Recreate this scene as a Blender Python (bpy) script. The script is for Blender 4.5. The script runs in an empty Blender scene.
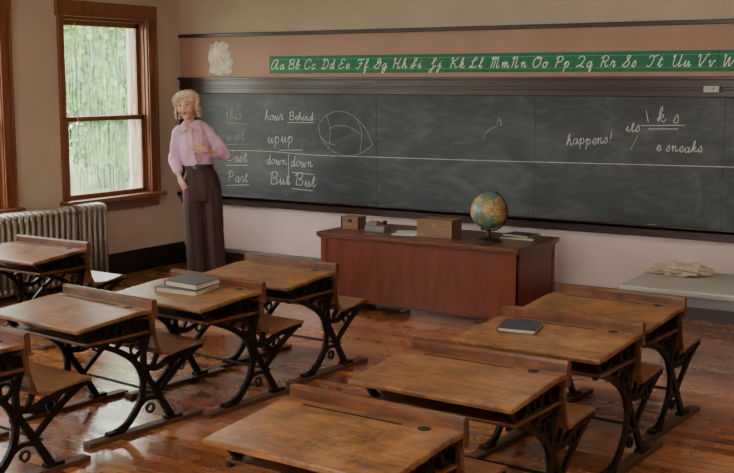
import bpy, math, random
from mathutils import Vector, Matrix, Euler, noise
random.seed(7)
S=bpy.context.scene
COL=S.collection

# ------------------------------------------------------------------ materials
def newmat(name):
    m=bpy.data.materials.new(name); m.use_nodes=True
    nt=m.node_tree; b=nt.nodes['Principled BSDF']
    return m,nt,b
def N(nt,t,**kw):
    n=nt.nodes.new(t)
    for k,v in kw.items():
        if k in n.inputs: n.inputs[k].default_value=v
        else: setattr(n,k,v)
    return n
def ramp(nt,fac,stops):
    r=nt.nodes.new('ShaderNodeValToRGB')
    els=r.color_ramp.elements
    while len(els)<len(stops): els.new(0.5)
    for e,(p,c) in zip(els,stops):
        e.position=p; e.color=(*c,1)
    nt.links.new(fac,r.inputs[0]); return r
def plain(name,c,rough=0.5,metal=0.0,var=0.12,scale=8,bump=0.0,bscale=60):
    m,nt,b=newmat(name)
    tc=N(nt,'ShaderNodeTexCoord'); n=N(nt,'ShaderNodeTexNoise',Scale=scale,Detail=5.0)
    nt.links.new(tc.outputs['Object'],n.inputs['Vector'])
    lo=tuple(max(0,x*(1-var)) for x in c); hi=tuple(min(1,x*(1+var)) for x in c)
    r=ramp(nt,n.outputs['Fac'],[(0.3,lo),(0.7,hi)])
    nt.links.new(r.outputs[0],b.inputs['Base Color'])
    b.inputs['Roughness'].default_value=rough; b.inputs['Metallic'].default_value=metal
    if bump>0:
        n2=N(nt,'ShaderNodeTexNoise',Scale=bscale,Detail=4.0)
        nt.links.new(tc.outputs['Object'],n2.inputs['Vector'])
        bp=N(nt,'ShaderNodeBump',Strength=bump,Distance=0.01)
        nt.links.new(n2.outputs['Fac'],bp.inputs['Height']); nt.links.new(bp.outputs[0],b.inputs['Normal'])
    return m
def wood(name,c1,c2,stretch=(1,12,12),scale=3,rough=0.3,coat=0.3,wear=None,pale=None):
    m,nt,b=newmat(name)
    tc=N(nt,'ShaderNodeTexCoord'); mp=N(nt,'ShaderNodeMapping')
    mp.inputs['Scale'].default_value=stretch
    oi=N(nt,'ShaderNodeObjectInfo')
    ad=N(nt,'ShaderNodeVectorMath',operation='ADD')
    sc=N(nt,'ShaderNodeVectorMath',operation='SCALE'); 
    cmb=N(nt,'ShaderNodeCombineXYZ')
    for i in range(3): nt.links.new(oi.outputs['Random'],cmb.inputs[i])
    nt.links.new(cmb.outputs[0],sc.inputs[0]); sc.inputs['Scale'].default_value=17.0
    nt.links.new(tc.outputs['Object'],ad.inputs[0]); nt.links.new(sc.outputs[0],ad.inputs[1])
    nt.links.new(ad.outputs[0],mp.inputs['Vector'])
    n=N(nt,'ShaderNodeTexNoise',Scale=scale,Detail=8.0,Roughness=0.65,Distortion=0.6)
    nt.links.new(mp.outputs[0],n.inputs['Vector'])
    r=ramp(nt,n.outputs['Fac'],[(0.28,c1),(0.72,c2)])
    out=r.outputs[0]
    for col,scl,lo,hi,amt in ((wear,7.0,0.42,0.64,0.85),(pale,4.3,0.50,0.70,0.40)):
        if not col: continue
        n3=N(nt,'ShaderNodeTexNoise',Scale=scl,Detail=8.0,Roughness=0.75)
        nt.links.new(ad.outputs[0],n3.inputs['Vector'])
        r3=ramp(nt,n3.outputs['Fac'],[(lo,(0,0,0)),(hi,(1,1,1))])
        mx=N(nt,'ShaderNodeMix',data_type='RGBA')
        mu=N(nt,'ShaderNodeMath',operation='MULTIPLY'); mu.inputs[1].default_value=amt
        nt.links.new(r3.outputs[0],mu.inputs[0]); nt.links.new(mu.outputs[0],mx.inputs[0])
        nt.links.new(out,mx.inputs[6]); mx.inputs[7].default_value=(*col,1)
        out=mx.outputs[2]
    nt.links.new(out,b.inputs['Base Color'])
    rr=N(nt,'ShaderNodeMapRange'); rr.inputs['To Min'].default_value=rough*0.75; rr.inputs['To Max'].default_value=rough*1.4
    nt.links.new(n.outputs['Fac'],rr.inputs['Value']); nt.links.new(rr.outputs[0],b.inputs['Roughness'])
    b.inputs['Coat Weight'].default_value=coat; b.inputs['Coat Roughness'].default_value=0.25
    bp=N(nt,'ShaderNodeBump',Strength=0.25,Distance=0.004)
    nt.links.new(n.outputs['Fac'],bp.inputs['Height']); nt.links.new(bp.outputs[0],b.inputs['Normal'])
    return m

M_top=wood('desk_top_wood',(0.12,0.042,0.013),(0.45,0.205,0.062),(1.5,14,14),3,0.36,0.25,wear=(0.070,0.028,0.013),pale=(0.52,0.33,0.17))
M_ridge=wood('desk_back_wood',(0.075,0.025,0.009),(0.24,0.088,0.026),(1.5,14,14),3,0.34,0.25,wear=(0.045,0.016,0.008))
M_seat=wood('seat_wood',(0.12,0.052,0.024),(0.33,0.165,0.075),(1.5,14,14),3,0.34,0.25,pale=(0.42,0.27,0.16))
M_runner=wood('runner_wood',(0.05,0.022,0.012),(0.12,0.055,0.028),(10,1,10),3,0.5,0.0)
M_iron=plain('cast_iron',(0.014,0.010,0.009),0.42,0.5,0.3,20,0.2)
M_tdesk=wood('teacher_desk_wood',(0.080,0.016,0.006),(0.195,0.044,0.015),(3,3,0.5),6,0.32,0.15)
M_tdesktop=wood('teacher_desk_top_wood',(0.07,0.020,0.010),(0.17,0.058,0.028),(1,9,9),3,0.30,0.3)
M_trim=wood('dark_trim_wood',(0.018,0.006,0.004),(0.042,0.014,0.009),(1,12,12),3,0.35,0.3)
M_wtrim=wood('window_wood',(0.14,0.043,0.018),(0.28,0.105,0.043),(12,12,1),3,0.4,0.2)
M_black=plain('black_baseboard',(0.010,0.009,0.009),0.4)
M_hole=plain('dark_hole',(0.01,0.008,0.007),0.8)

def wallmat(name,c,var=0.10):
    m,nt,b=newmat(name)
    tc=N(nt,'ShaderNodeTexCoord')
    n=N(nt,'ShaderNodeTexNoise',Scale=1.3,Detail=6.0,Roughness=0.6); nt.links.new(tc.outputs['Object'],n.inputs['Vector'])
    r=ramp(nt,n.outputs['Fac'],[(0.3,tuple(x*(1-var) for x in c)),(0.7,tuple(min(1,x*(1+var)) for x in c))])
    nt.links.new(r.outputs[0],b.inputs['Base Color'])
    b.inputs['Roughness'].default_value=0.75
    n2=N(nt,'ShaderNodeTexNoise',Scale=120.0,Detail=3.0); nt.links.new(tc.outputs['Object'],n2.inputs['Vector'])
    bp=N(nt,'ShaderNodeBump',Strength=0.25,Distance=0.003); nt.links.new(n2.outputs['Fac'],bp.inputs['Height']); nt.links.new(bp.outputs[0],b.inputs['Normal'])
    return m
M_wall_l=wallmat('plaster_left',(0.56,0.46,0.37))
M_wall_b=wallmat('plaster_back',(0.64,0.54,0.53))
M_wall_u=wallmat('plaster_upper',(0.52,0.42,0.34))
M_cork=wallmat('tack_board',(0.42,0.26,0.20),0.08)
M_ceil=wallmat('ceiling_plaster',(0.6,0.57,0.52))

# chalkboard with eraser smudges
m,nt,b=newmat('slate_chalkboard'); M_slate=m
tc=N(nt,'ShaderNodeTexCoord'); mp=N(nt,'ShaderNodeMapping'); mp.inputs['Scale'].default_value=(0.8,1,1.6)
nt.links.new(tc.outputs['Object'],mp.inputs['Vector'])
n=N(nt,'ShaderNodeTexNoise',Scale=1.6,Detail=9.0,Roughness=0.62,Distortion=1.2); nt.links.new(mp.outputs[0],n.inputs['Vector'])
r=ramp(nt,n.outputs['Fac'],[(0.32,(0.020,0.028,0.034)),(0.50,(0.034,0.045,0.053)),(0.70,(0.085,0.098,0.106))])
mp2=N(nt,'ShaderNodeMapping'); mp2.inputs['Scale'].default_value=(1.3,1,4.0); mp2.inputs['Rotation'].default_value=(0,0.35,0)
nt.links.new(tc.outputs['Object'],mp2.inputs['Vector'])
n2=N(nt,'ShaderNodeTexNoise',Scale=2.2,Detail=6.0,Roughness=0.6,Distortion=1.8); nt.links.new(mp2.outputs[0],n2.inputs['Vector'])
r2=ramp(nt,n2.outputs['Fac'],[(0.50,(0,0,0)),(0.78,(0.32,0.32,0.32))])
mx=N(nt,'ShaderNodeMix',data_type='RGBA'); nt.links.new(r2.outputs[0],mx.inputs[0]); nt.links.new(r.outputs[0],mx.inputs[6]); mx.inputs[7].default_value=(0.17,0.19,0.20,1)
nt.links.new(mx.outputs[2],b.inputs['Base Color']); b.inputs['Roughness'].default_value=0.5
M_chalk=plain('chalk',(0.55,0.57,0.60),0.9,0,0.3,30)
M_chalk_faint=plain('chalk_faint',(0.27,0.30,0.32),0.9,0,0.4,30)

# floor planks
m,nt,b=newmat('floor_planks'); M_floor=m
tc=N(nt,'ShaderNodeTexCoord')
br=N(nt,'ShaderNodeTexBrick'); br.offset=0.37; br.inputs['Scale'].default_value=1.0
br.inputs['Brick Width'].default_value=1.3; br.inputs['Row Height'].default_value=0.085
br.inputs['Mortar Size'].default_value=0.0022; br.inputs['Bias'].default_value=0.0
br.inputs['Color1'].default_value=(0.22,0.066,0.022,1); br.inputs['Color2'].default_value=(0.56,0.24,0.090,1); br.inputs['Mortar'].default_value=(0.04,0.015,0.008,1)
nt.links.new(tc.outputs['Object'],br.inputs['Vector'])
mp=N(nt,'ShaderNodeMapping'); mp.inputs['Scale'].default_value=(2,25,1); nt.links.new(tc.outputs['Object'],mp.inputs['Vector'])
n=N(nt,'ShaderNodeTexNoise',Scale=2.0,Detail=8.0,Roughness=0.7); nt.links.new(mp.outputs[0],n.inputs['Vector'])
rg=ramp(nt,n.outputs['Fac'],[(0.3,(0.5,0.45,0.4)),(0.7,(1.1,1.05,1.0))])
mx=N(nt,'ShaderNodeMix',data_type='RGBA',blend_type='MULTIPLY'); mx.inputs[0].default_value=0.8
nt.links.new(br.outputs['Color'],mx.inputs[6]); nt.links.new(rg.outputs[0],mx.inputs[7])
n2=N(nt,'ShaderNodeTexNoise',Scale=1.6,Detail=8.0,Roughness=0.7); nt.links.new(tc.outputs['Object'],n2.inputs['Vector'])
sc2=ramp(nt,n2.outputs['Fac'],[(0.52,(0,0,0)),(0.68,(0.35,0.35,0.35))])
mxp=N(nt,'ShaderNodeMix',data_type='RGBA'); nt.links.new(sc2.outputs[0],mxp.inputs[0]); nt.links.new(mx.outputs[2],mxp.inputs[6]); mxp.inputs[7].default_value=(0.56,0.38,0.26,1)
nt.links.new(mxp.outputs[2],b.inputs['Base Color'])
rr=N(nt,'ShaderNodeMapRange'); rr.inputs['From Min'].default_value=0.35; rr.inputs['From Max'].default_value=0.65; rr.inputs['To Min'].default_value=0.12; rr.inputs['To Max'].default_value=0.42
nt.links.new(n2.outputs['Fac'],rr.inputs['Value']); nt.links.new(rr.outputs[0],b.inputs['Roughness'])
bp=N(nt,'ShaderNodeBump',Strength=0.25,Distance=0.003); nt.links.new(br.outputs['Fac'],bp.inputs['Height']); bp.invert=True
nt.links.new(bp.outputs[0],b.inputs['Normal'])
b.inputs['Coat Weight'].default_value=0.6; b.inputs['Coat Roughness'].default_value=0.12

# ------------------------------------------------------------------ mesh helpers
def link(o,parent=None):
    COL.objects.link(o)
    if parent is not None: o.parent=parent
    return o
def empty(name,loc=(0,0,0),rz=0):
    e=bpy.data.objects.new(name,None); e.location=loc; e.rotation_euler=(0,0,rz); e.empty_display_size=0.1
    COL.objects.link(e); return e
class MB:
    def __init__(s): s.v=[]; s.f=[]; s.m=[]
    def add(s,vs,fs,mi=0,M=None):
        o=len(s.v)
        for p in vs:
            p=Vector(p)
            if M is not None: p=M@p
            s.v.append(p)
        for f in fs:
            s.f.append([i+o for i in f]); s.m.append(mi)
    def box(s,x0,x1,y0,y1,z0,z1,mi=0,M=None):
        vs=[(x0,y0,z0),(x1,y0,z0),(x1,y1,z0),(x0,y1,z0),(x0,y0,z1),(x1,y0,z1),(x1,y1,z1),(x0,y1,z1)]
        s.add(vs,[(0,3,2,1),(4,5,6,7),(0,1,5,4),(1,2,6,5),(2,3,7,6),(3,0,4,7)],mi,M)
    def prof(s,pts,x0,x1,mi=0):   # polygon in (y,z) extruded over x
        n=len(pts); a=sum(pts[i][0]*pts[(i+1)%n][1]-pts[(i+1)%n][0]*pts[i][1] for i in range(n))
        if a<0: pts=pts[::-1]
        vs=[(x0,y,z) for y,z in pts]+[(x1,y,z) for y,z in pts]
        fs=[tuple(range(n))[::-1],tuple(range(n,2*n))]
        for i in range(n):
            j=(i+1)%n; fs.append((i,j,j+n,i+n))
        s.add(vs,fs,mi)
    def ribbon(s,pts,w,x0,x1,mi=0,smooth=True):  # stroke in (y,z)
        if smooth and len(pts)>2: pts=catmull(pts,5)
        n=len(pts); vs=[]
        ws=w if isinstance(w,(list,tuple)) else [w]*2
        for i,(y,z) in enumerate(pts):
            a=pts[max(i-1,0)]; c=pts[min(i+1,n-1)]
            t=Vector((c[0]-a[0],c[1]-a[1])); t.normalize(); nn=(-t[1],t[0])
            ww=(ws[0]+(ws[1]-ws[0])*i/(n-1))/2
            for sgn in (1,-1):
                for x in (x0,x1):
                    vs.append((x,y+nn[0]*ww*sgn,z+nn[1]*ww*sgn))
        fs=[]
        for i in range(n-1):
            a=i*4; b2=a+4
            for p,q in ((0,1),(1,3),(3,2),(2,0)):
                fs.append((a+p,a+q,b2+q,b2+p))
        fs.append((0,2,3,1)); e=(n-1)*4; fs.append((e,e+1,e+3,e+2))
        s.add(vs,fs,mi)
    def tube(s,pts,radii,seg=14,up=(0,1,0),mi=0,sub=4,wave=None,closed=True):
        P=[Vector(p) for p in pts]; R=[(r,r) if not isinstance(r,(tuple,list)) else r for r in radii]
        if sub>1 and len(P)>2:
            P2=[];R2=[]
            for i in range(len(P)-1):
                for k in range(sub):
                    t=k/sub
                    p0=P[max(i-1,0)];p1=P[i];p2=P[i+1];p3=P[min(i+2,len(P)-1)]
                    P2.append(cr(p0,p1,p2,p3,t))
                    tt=t*t*(3-2*t)
                    R2.append(tuple(R[i][k2]*(1-tt)+R[i+1][k2]*tt for k2 in (0,1)))
            P2.append(P[-1]);R2.append(R[-1]); P,R=P2,R2
        n=len(P); vs=[]; up=Vector(up)
        for i in range(n):
            t=(P[min(i+1,n-1)]-P[max(i-1,0)]); t.normalize()
            side=up.cross(t)
            if side.length<1e-3: side=Vector((1,0,0)).cross(t)
            side.normalize(); u2=t.cross(side); u2.normalize()
            for k in range(seg):
                a=2*math.pi*k/seg
                f=1.0 if wave is None else wave(i/(n-1),a)
                vs.append(P[i]+side*R[i][0]*math.cos(a)*f+u2*R[i][1]*math.sin(a)*f)
        fs=[]
        for i in range(n-1):
            for k in range(seg):
                k2=(k+1)%seg
                fs.append((i*seg+k,i*seg+k2,(i+1)*seg+k2,(i+1)*seg+k))
        if closed:
            fs.append(tuple(range(seg))[::-1]); fs.append(tuple(range((n-1)*seg,n*seg)))
        s.add(vs,fs,mi)
    def ball(s,c,r,mi=0,seg=16,rings=10,M=None,fn=None):
        c=Vector(c); r=Vector(r) if isinstance(r,(tuple,list)) else Vector((r,r,r))
        vs=[];fs=[]
        for i in range(1,rings):
            th=math.pi*i/rings
            for k in range(seg):
                a=2*math.pi*k/seg
                d=Vector((math.sin(th)*math.cos(a),math.sin(th)*math.sin(a),math.cos(th)))
                if fn: d=fn(d)
                vs.append(Vector((d.x*r.x,d.y*r.y,d.z*r.z)))
        top=Vector((0,0,1)); bot=Vector((0,0,-1))
        if fn: top=fn(top); bot=fn(bot)
        vs.append(Vector((top.x*r.x,top.y*r.y,top.z*r.z))); vs.append(Vector((bot.x*r.x,bot.y*r.y,bot.z*r.z)))
        T=len(vs)-2;B=len(vs)-1
        for i in range(rings-2):
            for k in range(seg):
                k2=(k+1)%seg
                fs.append((i*seg+k,(i+1)*seg+k,(i+1)*seg+k2,i*seg+k2))
        for k in range(seg):
            k2=(k+1)%seg
            fs.append((T,k,k2)); fs.append((B,(rings-2)*seg+k2,(rings-2)*seg+k))
        if M is not None: vs=[M@p for p in vs]
        s.add([p+c for p in vs],fs,mi)
    def mesh(s,name,mats,smooth=False):
        me=bpy.data.meshes.new(name); me.from_pydata([tuple(p) for p in s.v],[],s.f)
        if not isinstance(mats,(list,tuple)): mats=[mats]
        for m in mats: me.materials.append(m)
        me.polygons.foreach_set('material_index',s.m)
        if smooth: me.polygons.foreach_set('use_smooth',[True]*len(me.polygons))
        me.update(); return me
    def obj(s,name,mats,parent=None,smooth=False,bevel=0,loc=None,rot=None,remesh=0,smooth_it=0,disp=None):
        o=bpy.data.objects.new(name,s.mesh(name,mats,smooth)); link(o,parent)
        if loc: o.location=loc
        if rot: o.rotation_euler=rot
        if bevel:
            md=o.modifiers.new('b','BEVEL'); md.width=bevel; md.segments=2; md.limit_method='ANGLE'; md.angle_limit=math.radians(40)
        if remesh:
            md=o.modifiers.new('r','REMESH'); md.mode='VOXEL'; md.voxel_size=remesh; md.use_smooth_shade=True
        if smooth_it:
            md=o.modifiers.new('s','SMOOTH'); md.iterations=smooth_it; md.factor=0.5
        if disp:
            tx=bpy.data.textures.new(name+'_t','CLOUDS'); tx.noise_scale=disp[1]; tx.noise_depth=2
            md=o.modifiers.new('d','DISPLACE'); md.texture=tx; md.strength=disp[0]; md.mid_level=0.5
        return o
def cr(p0,p1,p2,p3,t):
    return 0.5*((2*p1)+(p2-p0)*t+(2*p0-5*p1+4*p2-p3)*t*t+(3*p1-p0-3*p2+p3)*t*t*t)
def catmull(pts,k):
    P=[Vector((p[0],p[1])) for p in pts]; out=[]
    for i in range(len(P)-1):
        for j in range(k):
            v=cr(P[max(i-1,0)],P[i],P[i+1],P[min(i+2,len(P)-1)],j/k); out.append((v[0],v[1]))
    out.append((P[-1][0],P[-1][1])); return out

# ------------------------------------------------------------------ room
XR,YF,ZC=9.4,-10.4,3.5
mb=MB(); mb.box(-0.3,XR+0.2,YF,0.3,-0.12,0); mb.obj('floor',M_floor)
mb=MB(); mb.box(-0.3,XR+0.2,YF,0.3,ZC,ZC+0.15); mb.obj('ceiling',M_ceil)
mb=MB(); mb.box(-0.3,XR+0.2,0,0.25,0,1.8,0); mb.box(-0.3,XR+0.2,0,0.25,1.8,ZC,1)
mb.obj('wall_back',[M_wall_b,M_wall_u])
mb=MB(); mb.box(XR,XR+0.2,YF,0,0,ZC); mb.obj('wall_right',M_wall_l)
mb=MB(); mb.box(-0.3,XR+0.2,YF-0.2,YF,0,1.2); mb.box(-0.3,XR+0.2,YF-0.2,YF,2.9,ZC); 
for x0,x1 in ((-0.3,3.0),(4.6,5.6),(7.2,XR+0.2)): mb.box(x0,x1,YF-0.2,YF,1.2,2.9)
mb.obj('wall_rear',M_wall_l)
wins=[(-1.57,-0.51)]+[(-3.36-1.7*i,-2.28-1.7*i) for i in range(4)]
ZS,ZH=0.76,2.42
mb=MB(); mb.box(-0.25,0,YF,0,0,ZS); mb.box(-0.25,0,YF,0,ZH,ZC)
ys=[0.0]
for a,b2 in wins: ys+= [b2,a]
ys.append(YF)
for i in range(0,len(ys),2): mb.box(-0.25,0,ys[i+1],ys[i],ZS,ZH)
mb.obj('wall_left',M_wall_l)
# old, rain-streaked glass
mg=bpy.data.materials.new('window_glass'); mg.use_nodes=True; nt=mg.node_tree
for n_ in list(nt.nodes): nt.nodes.remove(n_)
o_=N(nt,'ShaderNodeOutputMaterial'); tr=N(nt,'ShaderNodeBsdfTransparent'); gl=N(nt,'ShaderNodeBsdfGlossy',Roughness=0.05); mxs=N(nt,'ShaderNodeMixShader'); mxs.inputs[0].default_value=0.04
tl_=N(nt,'ShaderNodeBsdfTranslucent'); tl_.inputs[0].default_value=(0.62,0.80,0.60,1); mx2=N(nt,'ShaderNodeMixShader')
tc=N(nt,'ShaderNodeTexCoord'); mp=N(nt,'ShaderNodeMapping'); mp.inputs['Scale'].default_value=(1,30,1.6); nt.links.new(tc.outputs['Object'],mp.inputs['Vector'])
n=N(nt,'ShaderNodeTexNoise',Scale=2.0,Detail=7.0,Roughness=0.7,Distortion=0.4); nt.links.new(mp.outputs[0],n.inputs['Vector'])
rr=N(nt,'ShaderNodeMapRange'); rr.inputs['From Min'].default_value=0.42; rr.inputs['From Max'].default_value=0.66; rr.inputs['To Min'].default_value=0.01; rr.inputs['To Max'].default_value=0.24
nt.links.new(n.outputs['Fac'],rr.inputs['Value']); nt.links.new(rr.outputs[0],mx2.inputs[0])
nt.links.new(tr.outputs[0],mx2.inputs[1]); nt.links.new(tl_.outputs[0],mx2.inputs[2])
nt.links.new(mx2.outputs[0],mxs.inputs[1]); nt.links.new(gl.outputs[0],mxs.inputs[2]); nt.links.new(mxs.outputs[0],o_.inputs[0])
M_rope=plain('cord',(0.6,0.55,0.45),0.8)
for k,(a,b2) in enumerate(wins):
    e=empty('window_%d'%(k+1),(0,(a+b2)/2,0)); h=(b2-a)/2
    mb=MB()
    c=0.12; cl_=0.05
    mb.box(0.0,0.035,-h-cl_,-h+0.01,ZS-0.02,ZH+0.02); mb.box(0.0,0.035,h-0.01,h+c,ZS-0.02,ZH+0.02)
    mb.box(0.0,0.04,-h-cl_-0.02,h+c+0.02,ZH,ZH+0.14)
    mb.box(0.035,0.055,h+c-0.025,h+c,ZS,ZH+0.02); mb.box(0.035,0.050,h+0.0,h+0.02,ZS,ZH+0.02)
    mb.box(-0.2,0.0,-h,-h+0.02,ZS,ZH); mb.box(-0.2,0.0,h-0.02,h,ZS,ZH); mb.box(-0.2,0.0,-h,h,ZH-0.03,ZH)
    mb.obj('casing',M_wtrim,e,bevel=0.006)
    mb=MB(); mb.box(-0.2,0.10,-h-cl_-0.03,h+c+0.04,ZS-0.035,ZS+0.005); mb.box(0,0.03,-h-cl_,h+c,ZS-0.13,ZS-0.035)
    mb.obj('sill',M_wtrim,e,bevel=0.006)
    mb=MB(); zm=1.50
    for (x0,x1,z0,z1) in ((-0.05,-0.01,ZS+0.005,zm+0.022),(-0.095,-0.055,zm-0.022,ZH-0.03)):
        mb.box(x0,x1,-h+0.02,-h+0.065,z0,z1); mb.box(x0,x1,h-0.065,h-0.02,z0,z1)
        mb.box(x0,x1,-h+0.02,h-0.02,z0,z0+0.045); mb.box(x0,x1,-h+0.02,h-0.02,z1-0.045,z1)
    mb.obj('sashes',M_wtrim,e,bevel=0.004)
    mb=MB(); mb.box(-0.032,-0.030,-h+0.06,h-0.06,ZS+0.045,zm); mb.box(-0.077,-0.075,-h+0.06,h-0.06,zm,ZH-0.07)
    mb.obj('panes',mg,e)
    mb=MB(); mb.tube([(0.01,-h+0.16,ZH-0.05),(0.01,-h+0.16,1.15)],[0.004,0.004],6,sub=1); mb.ball((0.01,-h+0.16,1.14),0.012); mb.obj('blind_cord',M_rope,e)
# baseboards
mb=MB(); mb.prof([(0,0),(-0.03,0),(-0.03,0.15),(-0.018,0.18),(0,0.18)],0.0,XR); mb.obj('baseboard_back',M_trim)
mb=MB(); mb.box(0,0.03,YF,-0.03,0,0.19); mb.box(0,0.02,YF,-0.03,0.19,0.215); mb.obj('baseboard_left',M_black,bevel=0.004)
# chalkboard
XB1=8.2
cb=empty('chalkboard',(0,0,0))
mb=MB(); mb.box(0.05,XB1,-0.03,-0.001,0.72,1.74); mb.obj('slate',M_slate,cb)
mb=MB(); mb.box(0.02,XB1+0.05,-0.05,-0.001,1.725,1.86); mb.box(0.01,XB1+0.06,-0.075,-0.001,1.855,1.88); mb.box(0.02,XB1+0.05,-0.062,-0.001,1.775,1.80)
mb.box(0.005,0.05,-0.05,-0.001,0.62,1.73); mb.obj('top_rail',M_trim,cb,bevel=0.004)
mb=MB(); mb.box(0.02,XB1+0.05,-0.05,-0.001,0.63,0.725); mb.box(0.02,XB1+0.05,-0.12,-0.001,0.70,0.722); mb.box(0.02,XB1+0.05,-0.12,-0.108,0.70,0.735)
mb.obj('chalk_tray',M_trim,cb,bevel=0.003)
mb=MB()
for xs in (2.35,3.9,5.45): mb.box(xs,xs+0.003,-0.0308,-0.029,0.735,1.725)
mb.obj('panel_seams',M_hole,cb)
mb=MB()
for xx in (2.3,2.42,3.2,4.9):
    mb.box(xx,xx+0.07,-0.10,-0.088,0.722,0.734)
mb.obj('chalk_sticks',M_chalk,cb)
mb=MB(); mb.box(5.30,5.42,-0.10,-0.062,1.76,1.81); mb.box(5.34,5.38,-0.12,-0.06,1.78,1.80); mb.obj('map_hook',plain('hook_metal',(0.35,0.35,0.33),0.4,0.3),cb,bevel=0.004)
mb=MB(); mb.box(0.01,XR,-0.018,-0.001,1.88,2.27); mb.obj('tack_board',M_cork)
mb=MB(); mb.box(0.005,XR,-0.04,-0.001,2.27,2.305); mb.obj('trim_1',M_trim,bevel=0.004)

# ------------------------------------------------------------------ stroke lettering
G={}
def g(ch,adv,*st): G[ch]=(adv,st)
g('A',1.05,[(.75,.8),(.55,1),(.2,.8),(.05,.35),(.2,0),(.5,.15),(.75,.8)],[(.77,.98),(.72,.2),(.86,.0),(1.02,.2)])
g('B',.95,[(.12,.75),(.3,.97),(.25,.5),(.22,0)],[(.1,.8),(.4,1),(.75,.95),(.72,.62),(.4,.52),(.8,.4),(.8,.08),(.4,0),(.2,.1)])
g('C',.85,[(.72,.7),(.7,.95),(.45,1),(.1,.6),(.15,.1),(.45,0),(.8,.2)])
g('D',.95,[(.38,.95),(.3,.5),(.3,.05),(.1,.1),(.3,.0),(.7,.1),(.85,.55),(.6,.95),(.25,1),(.1,.85)])
g('E',.8,[(.7,.82),(.5,1),(.25,.85),(.3,.6),(.5,.55),(.2,.45),(.05,.2),(.3,0),(.75,.2)])
g('F',.9,[(.1,.75),(.2,.95),(.5,.9),(.9,1)],[(.55,.9),(.5,.3),(.3,0),(.05,.12)],[(.3,.5),(.75,.5)])
g('G',.85,[(.0,.1),(.5,.6),(.62,.9),(.45,1),(.3,.7),(.45,.5),(.72,.7),(.7,.3),(.45,0),(.1,.1)])
g('H',1.0,[(.05,.8),(.2,1),(.2,.5),(.15,0)],[(.8,1),(.65,.5),(.65,.1),(.8,0),(.95,.2)],[(.2,.5),(.65,.5)])
g('I',.7,[(.05,.3),(.5,.8),(.4,1),(.25,.8),(.35,.2),(.15,0),(0,.15),(.3,.25),(.6,.3)])
g('J',.75,[(.1,.4),(.5,.85),(.35,1),(.25,.8),(.35,.1),(.25,-.4),(.05,-.35),(.2,-.1),(.7,.25)])
g('K',.95,[(.05,.8),(.2,1),(.2,.5),(.15,0)],[(.8,1),(.25,.5),(.5,.4),(.65,.05),(.9,.15)])
g('L',.85,[(.1,.6),(.4,.7),(.6,.9),(.45,1),(.3,.7),(.25,.2),(.1,.02),(.05,.15),(.4,.05),(.8,.15)])
g('M',1.1,[(.0,.8),(.15,1),(.18,.5),(.15,0)],[(.18,.7),(.35,1),(.45,.8),(.42,0)],[(.45,.7),(.62,1),(.72,.8),(.72,.1),(.85,0),(1,.2)])
g('N',.9,[(.0,.8),(.15,1),(.18,.5),(.15,0)],[(.18,.7),(.38,1),(.5,.8),(.5,.1),(.62,0),(.8,.2)])
g('O',.9,[(.45,1),(.1,.7),(.1,.2),(.4,0),(.75,.3),(.7,.8),(.45,1),(.4,.8),(.85,.88)])
g('P',.85,[(.3,.9),(.25,.5),(.2,0)],[(.05,.75),(.3,1),(.7,.9),(.65,.55),(.3,.45)])
g('Q',.85,[(.05,.75),(.3,1),(.65,.8),(.5,.3),(.1,.02),(.3,.15),(.8,0)])
g('R',.95,[(.3,.9),(.25,.5),(.2,0)],[(.05,.75),(.3,1),(.7,.9),(.65,.55),(.3,.48),(.5,.4),(.65,.05),(.9,.15)])
g('S',.75,[(.0,.05),(.5,.8),(.45,1),(.25,.8),(.6,.35),(.4,0),(.1,.1)])
g('T',.9,[(.1,.75),(.2,.95),(.5,.9),(.9,1)],[(.55,.9),(.5,.3),(.3,0),(.05,.12)])
g('U',1.0,[(.05,.8),(.2,1),(.2,.3),(.4,0),(.7,.3),(.75,1)],[(.75,1),(.75,.1),(.87,0),(1,.2)])
g('V',.95,[(.05,.8),(.2,1),(.3,.3),(.4,0),(.6,.4),(.8,1),(.95,.95)])
g('W',1.15,[(.05,.8),(.18,1),(.22,.3),(.35,0),(.55,.8),(.6,.3),(.72,0),(.95,.5),(1.05,1)])
g('X',.9,[(.05,.8),(.2,1),(.45,.5),(.6,0),(.8,.1)],[(.8,1),(.4,.5),(.1,0)])
g('Y',.95,[(.05,.8),(.2,1),(.2,.55),(.4,.4),(.7,.7),(.75,1)],[(.75,1),(.7,.1),(.55,-.4),(.35,-.35),(.45,-.1),(.9,.2)])
g('Z',.8,[(.1,.8),(.4,1),(.6,.8),(.3,.5),(.55,.35),(.4,-.3),(.15,-.25),(.35,.0),(.7,.2)])
g('a',.6,[(.45,.4),(.3,.5),(.08,.3),(.15,0),(.35,.1),(.45,.47),(.45,.1),(.52,0),(.65,.2)])
g('b',.52,[(0,.1),(.25,.7),(.22,1),(.12,.7),(.12,.1),(.3,0),(.42,.25),(.35,.45),(.55,.42)])
g('c',.48,[(.42,.38),(.3,.5),(.08,.3),(.15,0),(.35,.02),(.5,.2)])
g('d',.6,[(.45,.4),(.3,.5),(.08,.3),(.15,0),(.35,.1),(.48,1),(.45,.1),(.52,0),(.65,.2)])
g('e',.45,[(.0,.1),(.35,.3),(.3,.5),(.1,.35),(.15,.02),(.35,0),(.5,.2)])
g('f',.45,[(0,.1),(.3,.7),(.25,1),(.13,.7),(.13,-.4),(.28,-.3),(.18,.02),(.48,.2)])
g('g',.6,[(.45,.4),(.3,.5),(.08,.3),(.15,0),(.35,.1),(.45,.47),(.4,-.3),(.2,-.45),(.15,-.25),(.62,.2)])
g('h',.56,[(0,.1),(.25,.7),(.22,1),(.12,.7),(.1,0),(.15,.3),(.32,.5),(.4,.1),(.48,0),(.6,.2)])
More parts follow.
